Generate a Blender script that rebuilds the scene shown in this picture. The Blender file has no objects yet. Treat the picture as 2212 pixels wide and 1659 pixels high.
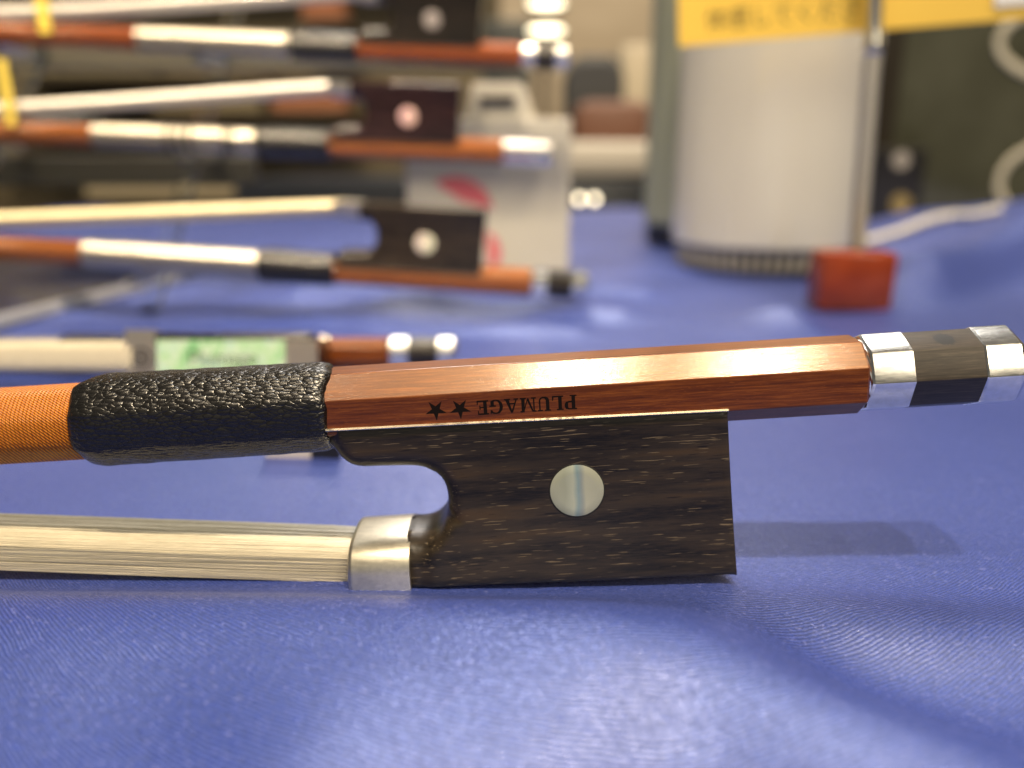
import bpy, bmesh, math, random
import numpy as np
from mathutils import Vector, Matrix, Euler, noise
from mathutils.geometry import delaunay_2d_cdt
random.seed(7)
R = math.radians
S = 0.001                      # everything below is written in millimetres
scene = bpy.context.scene
COL = scene.collection

# ------------------------------------------------------------------ camera
H = 49.4
PITCH = 16.0
FPX = 1736.0                   # focal length in pixels of a 2212 px wide picture
cam = bpy.data.cameras.new('camera')
cam_o = bpy.data.objects.new('camera', cam); COL.objects.link(cam_o)
cam_o.location = (0, 0, H*S)
cam_o.rotation_euler = (R(90-PITCH), 0, 0)
cam.sensor_width = 36.0
cam.lens = 36.0*FPX/2212.0
cam.clip_start = 0.004; cam.clip_end = 50
cam.dof.use_dof = True
cam.dof.focus_distance = 0.0895
cam.dof.aperture_fstop = 10.9
cam.dof.aperture_blades = 0
scene.camera = cam_o
cp, sp = math.cos(R(PITCH)), math.sin(R(PITCH))

def ray(u, v):
    a = (u-1106.0)/FPX; b = -(v-829.5)/FPX
    return Vector((a, cp + b*sp, -sp + b*cp))
def P(u, v, Y):                # the point of the plane y = Y seen at (u, v)
    d = ray(u, v); t = Y/d.y
    return Vector((0, 0, H)) + d*t
def PZ(u, v, z=0.0):           # the point of the plane z seen at (u, v)
    d = ray(u, v); t = (z-H)/d.z
    return Vector((0, 0, H)) + d*t

# ------------------------------------------------------------------ world and lamps
w = bpy.data.worlds.new('World'); scene.world = w; w.use_nodes = True
w.node_tree.nodes['Background'].inputs[0].default_value = (1.0, 0.93, 0.82, 1)
w.node_tree.nodes['Background'].inputs[1].default_value = 0.10
def lamp(name, loc, target, power, size, color=(1, .80, .54), shape='DISK'):
    l = bpy.data.lights.new(name, 'AREA'); l.energy = power; l.shape = shape; l.size = size*S; l.color = color
    o = bpy.data.objects.new(name, l); COL.objects.link(o)
    o.location = Vector(loc)*S
    o.rotation_euler = (Vector(target)-Vector(loc)).to_track_quat('-Z', 'Y').to_euler()
    return o
lamp('ceiling_spot', (10, -480, 2050), (0, 100, 0), 40, 80)
lamp('ceiling_spot', (500, -480, 2050), (0, 100, 0), 33, 80)
lamp('ceiling_spot', (1250, -480, 2050), (60, 200, 0), 14, 100)
lamp('ceiling_spot', (-700, -200, 2050), (-100, 250, 0), 6, 100)
rs = lamp('rack_fill', (-300, -100, 950), (-75, 330, 60), .42, 110)  # added fill that brightens the bows on the rack
rs.data.spread = R(24)
lamp('rear_fill', (-260, 1900, 1250), (0, 200, 0), 10, 420, (1, .92, .84))  # added lamps behind the table, for the sheen of the cloth
lamp('rear_fill', (620, 2000, 1500), (0, 150, 0), 4, 420, (1, .92, .84))
lamp('overhead_fill', (-250, 1350, 2150), (0, 120, 0), 28, 500, (1, .95, .88), 'SQUARE')  # added overhead fill for the sheen on the near folds
lamp('overhead_fill', (850, 1400, 2150), (60, 120, 0), 9, 520, (1, .95, .88), 'SQUARE')  # added overhead fill, brightens the silver top facets of the button
lamp('front_panel', (760, -900, 760), (60, 120, 20), 4.8, 420, (1, .86, .62), 'SQUARE')
lamp('overhead_fill', (-250, -760, 2300), (0, 60, 0), 11, 1300, (1, .86, .66), 'SQUARE')  # added soft fill, broad golden sheen on cloth and stick
lamp('hall_fill', (-600, -2600, 900), (0, 200, 0), 5, 2400, (1, .93, .82), 'SQUARE')  # added fill standing in for the bright hall behind the camera
scene.view_settings.view_transform = 'Standard'
scene.view_settings.look = 'None'
scene.cycles.use_denoising = True
scene.cycles.sample_clamp_indirect = 4.0
scene.cycles.denoising_prefilter = 'ACCURATE'
scene.cycles.use_adaptive_sampling = False
scene.view_settings.exposure = 0.0
scene.view_settings.gamma = 1.0

# ------------------------------------------------------------------ materials
class M:
    def __init__(s, name, color=(.5, .5, .5), rough=.5, metal=0.0, **kw):
        s.m = bpy.data.materials.new(name); s.m.use_nodes = True
        s.t = s.m.node_tree; s.b = s.t.nodes['Principled BSDF']
        s.set('Base Color', (*color, 1)); s.set('Roughness', rough); s.set('Metallic', metal)
        for k, v in kw.items(): s.set(k.replace('_', ' '), v)
        s.co = None
    def set(s, k, v): s.b.inputs[k].default_value = v
    def n(s, typ, **kw):
        nd = s.t.nodes.new(typ)
        for k, v in kw.items():
            if k in nd.inputs.keys() if hasattr(nd.inputs, 'keys') else False: nd.inputs[k].default_value = v
            else: setattr(nd, k, v)
        return nd
    def l(s, a, b): s.t.links.new(a, b)
    def coord(s, scale=(1, 1, 1), rot=(0, 0, 0)):         # object coordinates in millimetres
        if s.co is None:
            s.co = s.t.nodes.new('ShaderNodeTexCoord')
        mp = s.t.nodes.new('ShaderNodeMapping')
        mp.inputs['Rotation'].default_value = rot
        mp0 = s.t.nodes.new('ShaderNodeVectorMath'); mp0.operation = 'SCALE'; mp0.inputs['Scale'].default_value = 1000.0
        s.l(s.co.outputs['Object'], mp0.inputs[0])
        s.l(mp0.outputs[0], mp.inputs['Vector'])
        sc = s.t.nodes.new('ShaderNodeVectorMath'); sc.operation = 'MULTIPLY'; sc.inputs[1].default_value = scale
        s.l(mp.outputs[0], sc.inputs[0])
        return sc.outputs[0]
    def noise(s, scale=(1, 1, 1), detail=2.0, rough=.5, rot=(0, 0, 0), dist=0.0):
        nd = s.t.nodes.new('ShaderNodeTexNoise'); s.l(s.coord(scale, rot), nd.inputs['Vector'])
        nd.inputs['Scale'].default_value = 1.0; nd.inputs['Detail'].default_value = detail
        nd.inputs['Roughness'].default_value = rough; nd.inputs['Distortion'].default_value = dist
        return nd.outputs['Fac']
    def ramp(s, fac, stops):
        r = s.t.nodes.new('ShaderNodeValToRGB'); e = r.color_ramp.elements
        while len(e) > 1: e.remove(e[-1])
        e[0].position = stops[0][0]; e[0].color = (*stops[0][1], 1)
        for p, c in stops[1:]:
            x = e.new(p); x.color = (*c, 1)
        s.l(fac, r.inputs[0]); return r.outputs['Color']
    def mix(s, fac, a, b, mode='MIX'):
        nd = s.t.nodes.new('ShaderNodeMix'); nd.data_type = 'RGBA'; nd.blend_type = mode
        for sock, val in ((nd.inputs[0], fac), (nd.inputs[6], a), (nd.inputs[7], b)):
            if isinstance(val, (int, float)): sock.default_value = val
            elif isinstance(val, tuple): sock.default_value = (*val, 1)
            else: s.l(val, sock)
        return nd.outputs[2]
    def math(s, op, a, b=0.0):
        nd = s.t.nodes.new('ShaderNodeMath'); nd.operation = op
        for i, val in ((0, a), (1, b)):
            if isinstance(val, (int, float)): nd.inputs[i].default_value = val
            else: s.l(val, nd.inputs[i])
        return nd.outputs[0]
    def color(s, c): s.l(c, s.b.inputs['Base Color'])
    def rough(s, c): s.l(c, s.b.inputs['Roughness'])
    def bump(s, h, dist=.02, strength=1.0):
        nd = s.t.nodes.new('ShaderNodeBump'); nd.inputs['Distance'].default_value = dist*S
        nd.inputs['Strength'].default_value = strength
        s.l(h, nd.inputs['Height']); s.l(nd.outputs[0], s.b.inputs['Normal']); s.l(nd.outputs[0], s.b.inputs['Coat Normal'])

def wood(name, dark, mid, light, rough=.36, coat=.5):
    m = M(name, mid, rough)
    g = m.noise((.16, 4.6, 4.6), 5, .68)
    f = m.noise((1.1, 9, 9), 2, .6)
    big = m.noise((.05, .35, .35), 2, .5)
    c = m.ramp(g, [(.3, dark), (.52, mid), (.72, light)])
    fleck = m.ramp(f, [(.60, (0, 0, 0)), (.72, (1, 1, 1))])
    c2 = m.mix(m.math('MULTIPLY', fleck, .55), c, light)
    c3 = m.mix(m.math('MULTIPLY', big, .35), c2, dark)
    m.color(c3)
    h = m.math('ADD', m.math('MULTIPLY', f, .6), m.noise((2.2, 14, 14), 2, .6))
    m.bump(h, .012, .7)
    m.set('Specular Tint', (1, .76, .56, 1)); m.set('Coat Weight', coat); m.set('Coat Roughness', .11); m.set('Coat Tint', (1, .9, .72, 1))
    return m.m
def ebony(name, a=(.0025, .002, .0017), b=(.024, .0175, .0115), pore=(.17, .13, .08), rough=.38):
    m = M(name, a, rough)
    g = m.noise((.05, .55, .55), 3, .55)
    c = m.ramp(g, [(.36, a), (.56, b), (.72, (b[0]*2.0, b[1]*1.7, b[2]*1.2))])
    fine = m.noise((.4, 7, 7), 3, .7)
    c = m.mix(m.math('MULTIPLY', m.ramp(fine, [(.45, (0, 0, 0)), (.7, (1, 1, 1))]), .5), c, (b[0]*1.9, b[1]*1.8, b[2]*1.6))
    pf = m.noise((.34, 6.4, 6.4), 1, .45)
    pf2 = m.noise((.3, 6.5, 6.5), 1, .4, rot=(0, .02, 0))
    p = m.ramp(pf, [(.68, (0, 0, 0)), (.72, (1, 1, 1))])
    dk = m.ramp(pf2, [(.69, (0, 0, 0)), (.73, (1, 1, 1))])
    c = m.mix(dk, c, (.003, .002, .002))
    c = m.mix(m.math('MULTIPLY', p, .8), c, pore)
    m.color(c)
    m.bump(m.math('SUBTRACT', m.math('MULTIPLY', fine, .4), p), .015, .5)
    m.set('Specular IOR Level', .34); m.set('Coat Weight', .2); m.set('Coat Roughness', .25)
    return m.m
def silver(name, tint=(.80, .78, .72), rough=.24):
    m = M(name, tint, rough, 1.0)
    n1 = m.noise((1.2, 1.6, 1.6), 4, .6)
    m.color(m.ramp(n1, [(.3, tuple(t*.82 for t in tint)), (.6, tint)]))
    m.rough(m.math('ADD', m.math('MULTIPLY', m.noise((.6, 5, 5), 3, .6), .20), rough-.10))
    m.bump(m.noise((.5, 4, 4), 2, .6), .006, .18)
    return m.m
MAT = {}
MAT['pernambuco'] = wood('pernambuco', (.055, .010, .002), (.135, .032, .005), (.29, .090, .016))
MAT['brown_wood'] = wood('brown_wood', (.14, .040, .010), (.26, .085, .022), (.38, .14, .042))
MAT['dark_wood'] = wood('dark_wood', (.12, .026, .006), (.23, .054, .013), (.34, .10, .03))
MAT['ebony'] = ebony('ebony')
MAT['black_ebony'] = ebony('black_ebony', (.004, .0035, .003), (.012, .009, .007), (.04, .03, .02), .3)
MAT['plum_ebony'] = ebony('plum_ebony', (.008, .004, .005), (.022, .010, .012), (.05, .025, .027), .22)
MAT['worn_ebony'] = ebony('worn_ebony', (.007, .0055, .004), (.020, .015, .010), (.04, .03, .02), .42)
MAT['silver'] = silver('silver', (.74, .70, .58), .36)
MAT['bright_silver'] = silver('bright_silver', (.86, .85, .82), .20)
MAT['liner'] = silver('liner', (.86, .80, .66), .18)

def mk_leather(name, cell=(1.0, 2.05, 2.05)):
    m = M(name, (.010, .009, .008), .34)
    v = m.t.nodes.new('ShaderNodeTexVoronoi'); v.feature = 'DISTANCE_TO_EDGE'
    warp = m.t.nodes.new('ShaderNodeVectorMath'); warp.operation = 'ADD'
    nn = m.t.nodes.new('ShaderNodeTexNoise'); m.l(m.coord((.5, .8, .8)), nn.inputs['Vector']); nn.inputs['Scale'].default_value = 1.0
    sc = m.t.nodes.new('ShaderNodeVectorMath'); sc.operation = 'SCALE'; sc.inputs['Scale'].default_value = 1.0
    m.l(nn.outputs['Color'], sc.inputs[0]); m.l(m.coord(cell), warp.inputs[0]); m.l(sc.outputs[0], warp.inputs[1])
    m.l(warp.outputs[0], v.inputs['Vector']); v.inputs['Scale'].default_value = 1.0
    vf = m.t.nodes.new('ShaderNodeTexVoronoi'); vf.feature = 'SMOOTH_F1'; vf.inputs['Scale'].default_value = 1.0; vf.inputs['Smoothness'].default_value = .25
    m.l(warp.outputs[0], vf.inputs['Vector'])
    e = m.math('SUBTRACT', 1.0, m.math('POWER', m.math('MULTIPLY', vf.outputs['Distance'], 1.25), 2.2))
    e2 = m.math('MINIMUM', m.math('MULTIPLY', v.outputs['Distance'], 5.0), .5)
    f = m.noise((7, 9, 9), 3, .6)
    h = m.math('ADD', m.math('ADD', m.math('MULTIPLY', e, .8), m.math('MULTIPLY', e2, .5)), m.math('MULTIPLY', f, .12))
    m.bump(h, .13, .7)
    m.color(m.ramp(e2, [(.0, (.002, .0018, .0015)), (.4, (.006, .0055, .005))]))
    m.rough(m.ramp(f, [(.3, (.20, .20, .20)), (.7, (.30, .30, .30))]))
    m.set('Specular IOR Level', .6)
    return m.m
MAT['leather'] = mk_leather('leather')
def mk_silk():
    m = M('orange_silk', (.62, .17, .015), .36)
    tw = m.t.nodes.new('ShaderNodeTexWave'); tw.wave_type = 'BANDS'; tw.bands_direction = 'DIAGONAL'
    m.l(m.coord((1.4, 1.5, 1.5)), tw.inputs['Vector']); tw.inputs['Scale'].default_value = 1.0; tw.inputs['Distortion'].default_value = 1.2
    n1 = m.noise((3.5, 2.2, 2.2), 3, .6)
    m.color(m.ramp(m.math('ADD', m.math('MULTIPLY', tw.outputs['Fac'], .5), m.math('MULTIPLY', n1, .5)),
            [(.25, (.15, .030, .001)), (.5, (.38, .100, .002)), (.75, (.66, .25, .014))]))
    m.bump(m.math('ADD', tw.outputs['Fac'], m.math('MULTIPLY', n1, .6)), .07, .8)
    m.set('Specular IOR Level', .35)
    return m.m
MAT['silk'] = mk_silk()
MAT['silver_wire'] = silver('silver_wire', (.42, .395, .34), .42)
def mk_hair(name, a=(.43, .395, .295), b=(.59, .54, .41)):
    m = M(name, b, .36)
    f = m.math('ADD', m.math('MULTIPLY', m.noise((.012, 9, 9), 3, .7), .5), m.math('MULTIPLY', m.noise((.008, 4.5, 4.5), 2, .7), .5))
    g = m.noise((.03, 2.2, 2.2), 3, .6)
    c = m.ramp(f, [(.3, a), (.55, b), (.75, (min(1, b[0]*1.25), min(1, b[1]*1.27), min(1, b[2]*1.35)))])
    m.color(m.mix(m.math('MULTIPLY', g, .4), c, a))
    m.bump(f, .05, .6)
    m.set('Sheen Weight', .15)
    return m.m
MAT['hair'] = mk_hair('horsehair')
MAT['white_hair'] = mk_hair('white_horsehair', (.74, .70, .62), (.90, .86, .78))
MAT['gold_hair'] = mk_hair('gold_horsehair', (.58, .48, .28), (.80, .70, .46))
def mk_pearl(name, stops, axis=(.16, 0, 0), rough=.22):
    m = M(name, (.6, .62, .55), rough)
    n1 = m.t.nodes.new('ShaderNodeTexNoise'); m.l(m.coord((.30, .04, .05)), n1.inputs['Vector'])
    n1.inputs['Scale'].default_value = 1.0; n1.inputs['Detail'].default_value = 1.5
    n1.inputs['Distortion'].default_value = .35
    m.color(m.ramp(n1.outputs['Fac'], stops))
    m.set('Coat Weight', .6); m.set('Coat Roughness', .06)
    return m.m
MAT['pearl'] = None
MAT['pink_pearl'] = mk_pearl('pink_pearl', [(.3, (.75, .48, .38)), (.5, (.80, .55, .48)), (.7, (.70, .42, .50))])
MAT['green_pearl'] = mk_pearl('green_pearl', [(.3, (.62, .68, .42)), (.5, (.76, .78, .55)), (.7, (.80, .62, .62))])
MAT['grey_pearl'] = mk_pearl('grey_pearl', [(.3, (.18, .17, .16)), (.6, (.32, .29, .29))])
def mk_abalone():
    m = M('abalone', (.5, .8, .55), .2)
    n1 = m.noise((.30, .25, .25), 3, .6, dist=.8)
    m.color(m.ramp(n1, [(.3, (.12, .42, .17)), (.45, (.36, .64, .34)), (.55, (.55, .70, .54)), (.68, (.30, .60, .50)), (.8, (.60, .60, .50))]))
    m.set('Coat Weight', .7); m.set('Coat Roughness', .06)
    return m.m
MAT['abalone'] = mk_abalone()
MAT['stamp'] = M('stamp_black', (.006, .003, .002), .7, 0, Specular_IOR_Level=.15).m
MAT['ink'] = M('dark_ink', (.02, .03, .02), .5).m
MAT['gap'] = M('dark_gap', (.006, .005, .004), .6).m
MAT['acrylic'] = M('clear_acrylic', (.95, .97, .95), .03, 0, Transmission_Weight=1.0, IOR=1.49).m
MAT['frosted_edge'] = M('frosted_acrylic_edge', (.62, .64, .66), .45, 0, Transmission_Weight=.3).m
MAT['smoke_plastic'] = M('smoke_plastic', (.10, .095, .075), .22).m
MAT['black_plastic'] = M('black_plastic', (.012, .012, .013), .3).m
MAT['chrome'] = M('chrome', (.86, .84, .78), .12, 1.0).m

def mk_satin():
    m = M('blue_satin', (.03, .05, .25), .36)
    sx = m.t.nodes.new('ShaderNodeSeparateXYZ'); m.l(m.coord(), sx.inputs[0])
    wob = m.math('MULTIPLY', m.noise((.25, .25, .25), 2, .5), .9)
    ph = m.math('ADD', m.math('SUBTRACT', sx.outputs['Y'], m.math('MULTIPLY', m.math('MULTIPLY', sx.outputs['X'], sx.outputs['X']), .008)), wob)
    ph = m.math('ADD', ph, m.math('MULTIPLY', sx.outputs['X'], .18))
    wv = m.math('SINE', m.math('MULTIPLY', ph, 13.0))
    big = m.noise((.03, .03, .03), 2, .5)
    fl = m.noise((1.5, 4.2, 3), 2, .7, rot=(0, 0, R(20)))
    fl2 = m.noise((5, 5, 5), 2, .6)
    sparkle = m.noise((2.2, 3.6, 3), 1, .5)
    thread_glint = m.math('ADD', m.math('MULTIPLY', wv, .11), m.math('ADD', m.math('MULTIPLY', fl, .7), m.math('MULTIPLY', fl2, .3)))
    c = m.ramp(thread_glint, [(.36, (.007, .018, .11)), (.5, (.019, .039, .205)), (.62, (.060, .094, .39))])  # weave tones, contrast raised to hold the satin's sparkle in the colour
    c = m.mix(m.ramp(sparkle, [(.64, (0, 0, 0)), (.74, (1, 1, 1))]), c, (.14, .165, .45))  # pale flecks, sparkle painted into the base colour
    c = m.mix(m.math('MULTIPLY', big, .4), c, (.014, .028, .17))
    m.color(c)
    h = m.math('ADD', m.math('MULTIPLY', wv, .28), m.math('ADD', fl, m.math('MULTIPLY', fl2, .5)))
    m.bump(h, .10, .6)
    m.rough(m.ramp(fl, [(.36, (.52, .52, .52)), (.62, (.26, .26, .26))]))
    m.set('Specular IOR Level', 1.0); m.set('IOR', 1.6)
    m.set('Specular Tint', (.57, .65, 1.0, 1))
    m.set('Sheen Weight', .07); m.set('Sheen Roughness', .4); m.set('Sheen Tint', (.6, .62, 1.0, 1))
    return m.m
MAT['satin'] = mk_satin()

# ------------------------------------------------------------------ mesh helpers (millimetres in, metres out)
def tag(o, label=None, cat=None, group=None, kind=None):
    if label: o['label'] = label
    if cat: o['category'] = cat
    if group: o['group'] = group
    if kind: o['kind'] = kind
    return o
def thing(name, label, cat, loc=(0, 0, 0), rot=None, group=None):
    o = bpy.data.objects.new(name, None); COL.objects.link(o)
    o.empty_display_size = .01
    o.location = Vector(loc)*S
    if rot is not None: o.rotation_euler = rot
    return tag(o, label, cat, group)
def obj(name, verts, faces, mat, parent=None, smooth=False, loc=None, rot=None):
    me = bpy.data.meshes.new(name)
    me.from_pydata([tuple(c*S for c in v) for v in verts], [], faces)
    me.update()
    bm = bmesh.new(); bm.from_mesh(me); bmesh.ops.recalc_face_normals(bm, faces=bm.faces); bm.to_mesh(me); bm.free()
    me.materials.append(mat)
    if smooth: me.polygons.foreach_set('use_smooth', [True]*len(me.polygons))
    o = bpy.data.objects.new(name, me); COL.objects.link(o)
    if parent: o.parent = parent
    if loc is not None: o.location = Vector(loc)*S
    if rot is not None: o.rotation_euler = rot
    return o
def auto_smooth(o, ang=35):
    me = o.data
    bm = bmesh.new(); bm.from_mesh(me)
    for f in bm.faces: f.smooth = True
    for e in bm.edges:
        if len(e.link_faces) == 2 and e.calc_face_angle(0) > R(ang): e.smooth = False
    bm.to_mesh(me); bm.free()
    return o
def loft(rings, closed=True, caps=True):
    n = len(rings[0]); V = [p for r in rings for p in r]; F = []
    for i in range(len(rings)-1):
        for j in range(n if closed else n-1):
            k = (j+1) % n
            F.append((i*n+j, i*n+k, (i+1)*n+k, (i+1)*n+j))
    if caps:
        F.append(tuple(range(n-1, -1, -1))); F.append(tuple((len(rings)-1)*n+j for j in range(n)))
    return V, F
def join(*parts):
    V, F = [], []
    for v, f in parts:
        k = len(V); V += list(v); F += [tuple(i+k for i in q) for q in f]
    return V, F
def bevel_poly(pts, r):
    out = []
    n = len(pts)
    for i in range(n):
        p, a, b = Vector(pts[i]), Vector(pts[i-1]), Vector(pts[(i+1) % n])
        da, db = (a-p).normalized(), (b-p).normalized()
        out.append(p+da*r); out.append((p*2+(p+da*r)+(p+db*r))/4); out.append(p+db*r)
    return out
def box(x0, x1, y0, y1, z0, z1, b=0.3):
    """a bevelled box"""
    bm = bmesh.new(); bmesh.ops.create_cube(bm, size=1)
    for v in bm.verts:
        v.co = Vector(((x0+x1)/2+v.co.x*(x1-x0), (y0+y1)/2+v.co.y*(y1-y0), (z0+z1)/2+v.co.z*(z1-z0)))
    if b > 0:
        bmesh.ops.bevel(bm, geom=list(bm.edges), offset=b, segments=2, affect='EDGES', profile=.5)
    V = [v.co.copy() for v in bm.verts]; bm.verts.index_update()
    F = [tuple(v.index for v in f.verts) for f in bm.faces]; bm.free()
    return V, F
def tube(path, r, n=12, caps=True):
    rings = []
    path = [Vector(p) for p in path]
    rr = r if isinstance(r, (list, tuple)) else [r]*len(path)
    up = Vector((.13, .2, 1)).normalized()
    for i, p in enumerate(path):
        t = (path[min(i+1, len(path)-1)]-path[max(i-1, 0)]).normalized()
        a = t.cross(up)
        if a.length < .05: a = t.cross(Vector((1, 0, 0)))
        a.normalize(); b = t.cross(a)
        rings.append([p+(a*math.cos(2*math.pi*j/n)+b*math.sin(2*math.pi*j/n))*rr[i] for j in range(n)])
    return loft(rings, True, caps)
def lathe(profile, n=48, center=(0, 0, 0)):
    rings = [[Vector((center[0]+r*math.cos(2*math.pi*j/n), center[1]+r*math.sin(2*math.pi*j/n), center[2]+z)) for j in range(n)] for r, z in profile]
    return loft(rings, True, True)
def text_mesh(s, size, font=None):
    cu = bpy.data.curves.new('t', 'FONT'); cu.body = s; cu.size = size
    o = bpy.data.objects.new('t', cu); COL.objects.link(o)
    dg = bpy.context.evaluated_depsgraph_get()
    me = bpy.data.meshes.new_from_object(o.evaluated_get(dg))
    V = [v.co.copy() for v in me.vertices]; F = [tuple(p.vertices) for p in me.polygons]
    bpy.data.objects.remove(o); bpy.data.curves.remove(cu); bpy.data.meshes.remove(me)
    return V, F

# ------------------------------------------------------------------ cloth
CR = [(-500, 1262), (-200, 1275), (0, 1286), (496, 1304), (744, 1318), (893, 1328), (1097, 1331), (1350, 1338), (1480, 1352), (1560, 1385), (1651, 1440), (1853, 1535), (2055, 1610), (2350, 1720)]
CRH = [5, 5, 5, 5.5, 6, 6.5, 7, 8.0, 7.5, 7.2, 7.2, 7.5, 8.0, 8.0]
crest = np.array([tuple(PZ(u, v, h))[:2]+(h,) for (u, v), h in zip(CR, CRH)])
def bowl(d, wid): return np.exp(-(d/wid)**2)
def cloth_h(X, Y):
    X = np.asarray(X, float); Y = np.asarray(Y, float)
    best = np.full(X.shape, 1e9); side = np.zeros(X.shape); hh = np.zeros(X.shape)
    for i in range(len(crest)-1):
        a, b = crest[i], crest[i+1]
        dx, dy = b[0]-a[0], b[1]-a[1]; L2 = dx*dx+dy*dy
        t = np.clip(((X-a[0])*dx+(Y-a[1])*dy)/L2, 0, 1)
        qx, qy = a[0]+t*dx, a[1]+t*dy
        d = np.hypot(X-qx, Y-qy)
        s = np.sign(dx*(Y-a[1])-dy*(X-a[0]))
        h = a[2]+t*(b[2]-a[2])
        m = d < best
        best = np.where(m, d, best); side = np.where(m, s, side); hh = np.where(m, h, hh)
    back = np.exp(-(best/12.0)**2)
    fd = .66+.26*np.clip((X+45)/40, 0, 1)
    front = 1-fd*(1-np.exp(-(best/15.0)**2))-0.006*best
    z = np.where(side > 0, hh*back*(1-.93*np.exp(-((Y-90)/11)**4)), hh*front)
    # a long soft fold running off to the lower right
    def ridge(p, q, amp, wa, wb):
        dx, dy = q[0]-p[0], q[1]-p[1]; L = math.hypot(dx, dy)
        t = ((X-p[0])*dx+(Y-p[1])*dy)/L; s = (-(X-p[0])*dy+(Y-p[1])*dx)/L
        e = np.clip(t/L, 0, 1); e = np.where((t < -20) | (t > L+20), 0, 1)*np.exp(-np.clip(-t, 0, 1e9)/8-np.clip(t-L, 0, 1e9)/8)
        return amp*e*np.exp(-(s/np.where(s > 0, wa, wb))**2)
    pz = lambda u, v: tuple(PZ(u, v, 0))[:2]
    z = z+ridge(pz(1560, 1340), pz(2500, 1420), 2.6, 6, 5)
    # folds of the far cloth
    z = z+ridge(pz(650, 640), pz(1350, 690), 3.4, 7, 5)+ridge(pz(500, 700), pz(1250, 720), 2.6, 5, 4)
    z = z+ridge(pz(700, 610), pz(1400, 640), 3.4, 8, 6)
    z = z+ridge(pz(1700, 720), pz(2600, 500), 8.0, 14, 9)+ridge(pz(1950, 640), pz(2600, 470), 9, 20, 12)
    # raised heap on the right at the back
    z = z+24*np.exp(-((X-270)/95)**2-((Y-430)/85)**2)
    z = z+8*np.exp(-((X-95)/60)**2-((Y-640)/70)**2)
    z = z*(1-.9*np.exp(-(((X-112)/55)**2+((Y-355)/55)**2)**2)-.9*np.exp(-(((X-(1848-1106)/FPX*258)/30)**2+((Y-248)/36)**2)**2))
    z = z+np.where(side < 0, 1, 0)*np.clip(best/14, 0, 1)*(.35+.65*np.clip((X+35)/40, 0, 1))*(1.2*np.sin(X*.10+Y*.16+.6)+1.0*np.sin(X*.07-Y*.19)+.4*np.sin(X*.27+Y*.12))
    z = z-np.clip((X-5)/25, 0, 1)*np.where(side > 0, 1, 0)*np.clip((80-Y+.35*(X-10))/10, 0, 1)*2.6*np.exp(-((best-13)/7.0)**2)
    # small lifts and slack everywhere but under the bow
    lift = np.clip((np.abs(Y-92)-22)/40, 0, 1)
    z = z+lift*(1.1*np.sin(X*.045+Y*.021)*np.sin(Y*.035-X*.012)+.6*np.sin(X*.11-Y*.05))
    z = z+.5*np.sin(X*.06+1.0)*np.exp(-((Y-104)/12)**2)+1.2*np.exp(-((X-62)/30)**2-((Y-112)/18)**2)
    return z
def cloth_at(x, y): return float(cloth_h(np.array([x]), np.array([y]))[0])
ys = np.concatenate([np.arange(10, 150, .9), np.arange(150, 300, 1.8), np.arange(300, 760, 4.0)])
xs = np.concatenate([np.arange(-420, -120, 5), np.arange(-120, 120, 1.0), np.arange(120, 421, 4)])
GX, GY = np.meshgrid(xs, ys)
GZ = cloth_h(GX, GY)
nx, ny = len(xs), len(ys)
BZ = GZ.copy()
for _ in range(16):             # relax the sharp creases where the folds meet
    BZ[1:-1] = (BZ[:-2]+2*BZ[1:-1]+BZ[2:])/4
    BZ[:, 1:-1] = (BZ[:, :-2]+2*BZ[:, 1:-1]+BZ[:, 2:])/4
wgt_ = np.clip((88-GY)/8, 0, 1)
GZ = GZ*(1-wgt_)+BZ*wgt_
V = np.stack([GX, GY, GZ], -1).reshape(-1, 3)
F = [(j*nx+i, j*nx+i+1, (j+1)*nx+i+1, (j+1)*nx+i) for j in range(ny-1) for i in range(nx-1)]
cl = obj('tablecloth', V.tolist(), F, MAT['satin'], None, True)
tag(cl, 'blue satin cloth with soft folds spread under the bows', 'tablecloth')
tb = obj('tabletop', *box(-430, 430, 5, 765, -30, -6, 2), M('table_board', (.25, .2, .15), .5).m); tag(tb, kind='structure')

# ------------------------------------------------------------------ the bow (local frame: x along the stick, 0 at the heel of the frog; z up; hair at -z)
YB = 90.0
A0 = P(720, 876, YB); A1 = P(1828, 808, YB)
ax = (A1-A0).normalized()
ANG = -math.atan2(ax.z, ax.x)
t0 = (P(1584, 823, YB)-A0).dot(ax)
ORG = A0+ax*t0
MW = Matrix.Translation(ORG) @ Euler((0, ANG, 0)).to_matrix().to_4x4()
MI = MW.inverted()
def L(u, v, yl=0.0):           # pixel of the main bow -> its local frame
    return MI @ P(u, v, YB+yl)

OCT = [(1.78, 4.25), (-1.78, 4.25), (-4.25, 1.76), (-4.25, -2.2), (-1.85, -4.25), (1.85, -4.25), (4.25, -2.2), (4.25, 1.76)]
def octring(x, sc=1.0, rot=0.0, bev=.10, base=OCT):
    pts = bevel_poly([Vector((p[0]*sc, p[1]*sc)) for p in base], bev)
    c, s = math.cos(rot), math.sin(rot)
    return [Vector((x, p.x*c-p.y*s, p.x*s+p.y*c)) for p in pts]
REG = [(4.25/math.cos(R(22.5))*math.cos(R(22.5+45*i)), 4.25/math.cos(R(22.5))*math.sin(R(22.5+45*i))) for i in range(8)]

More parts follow.
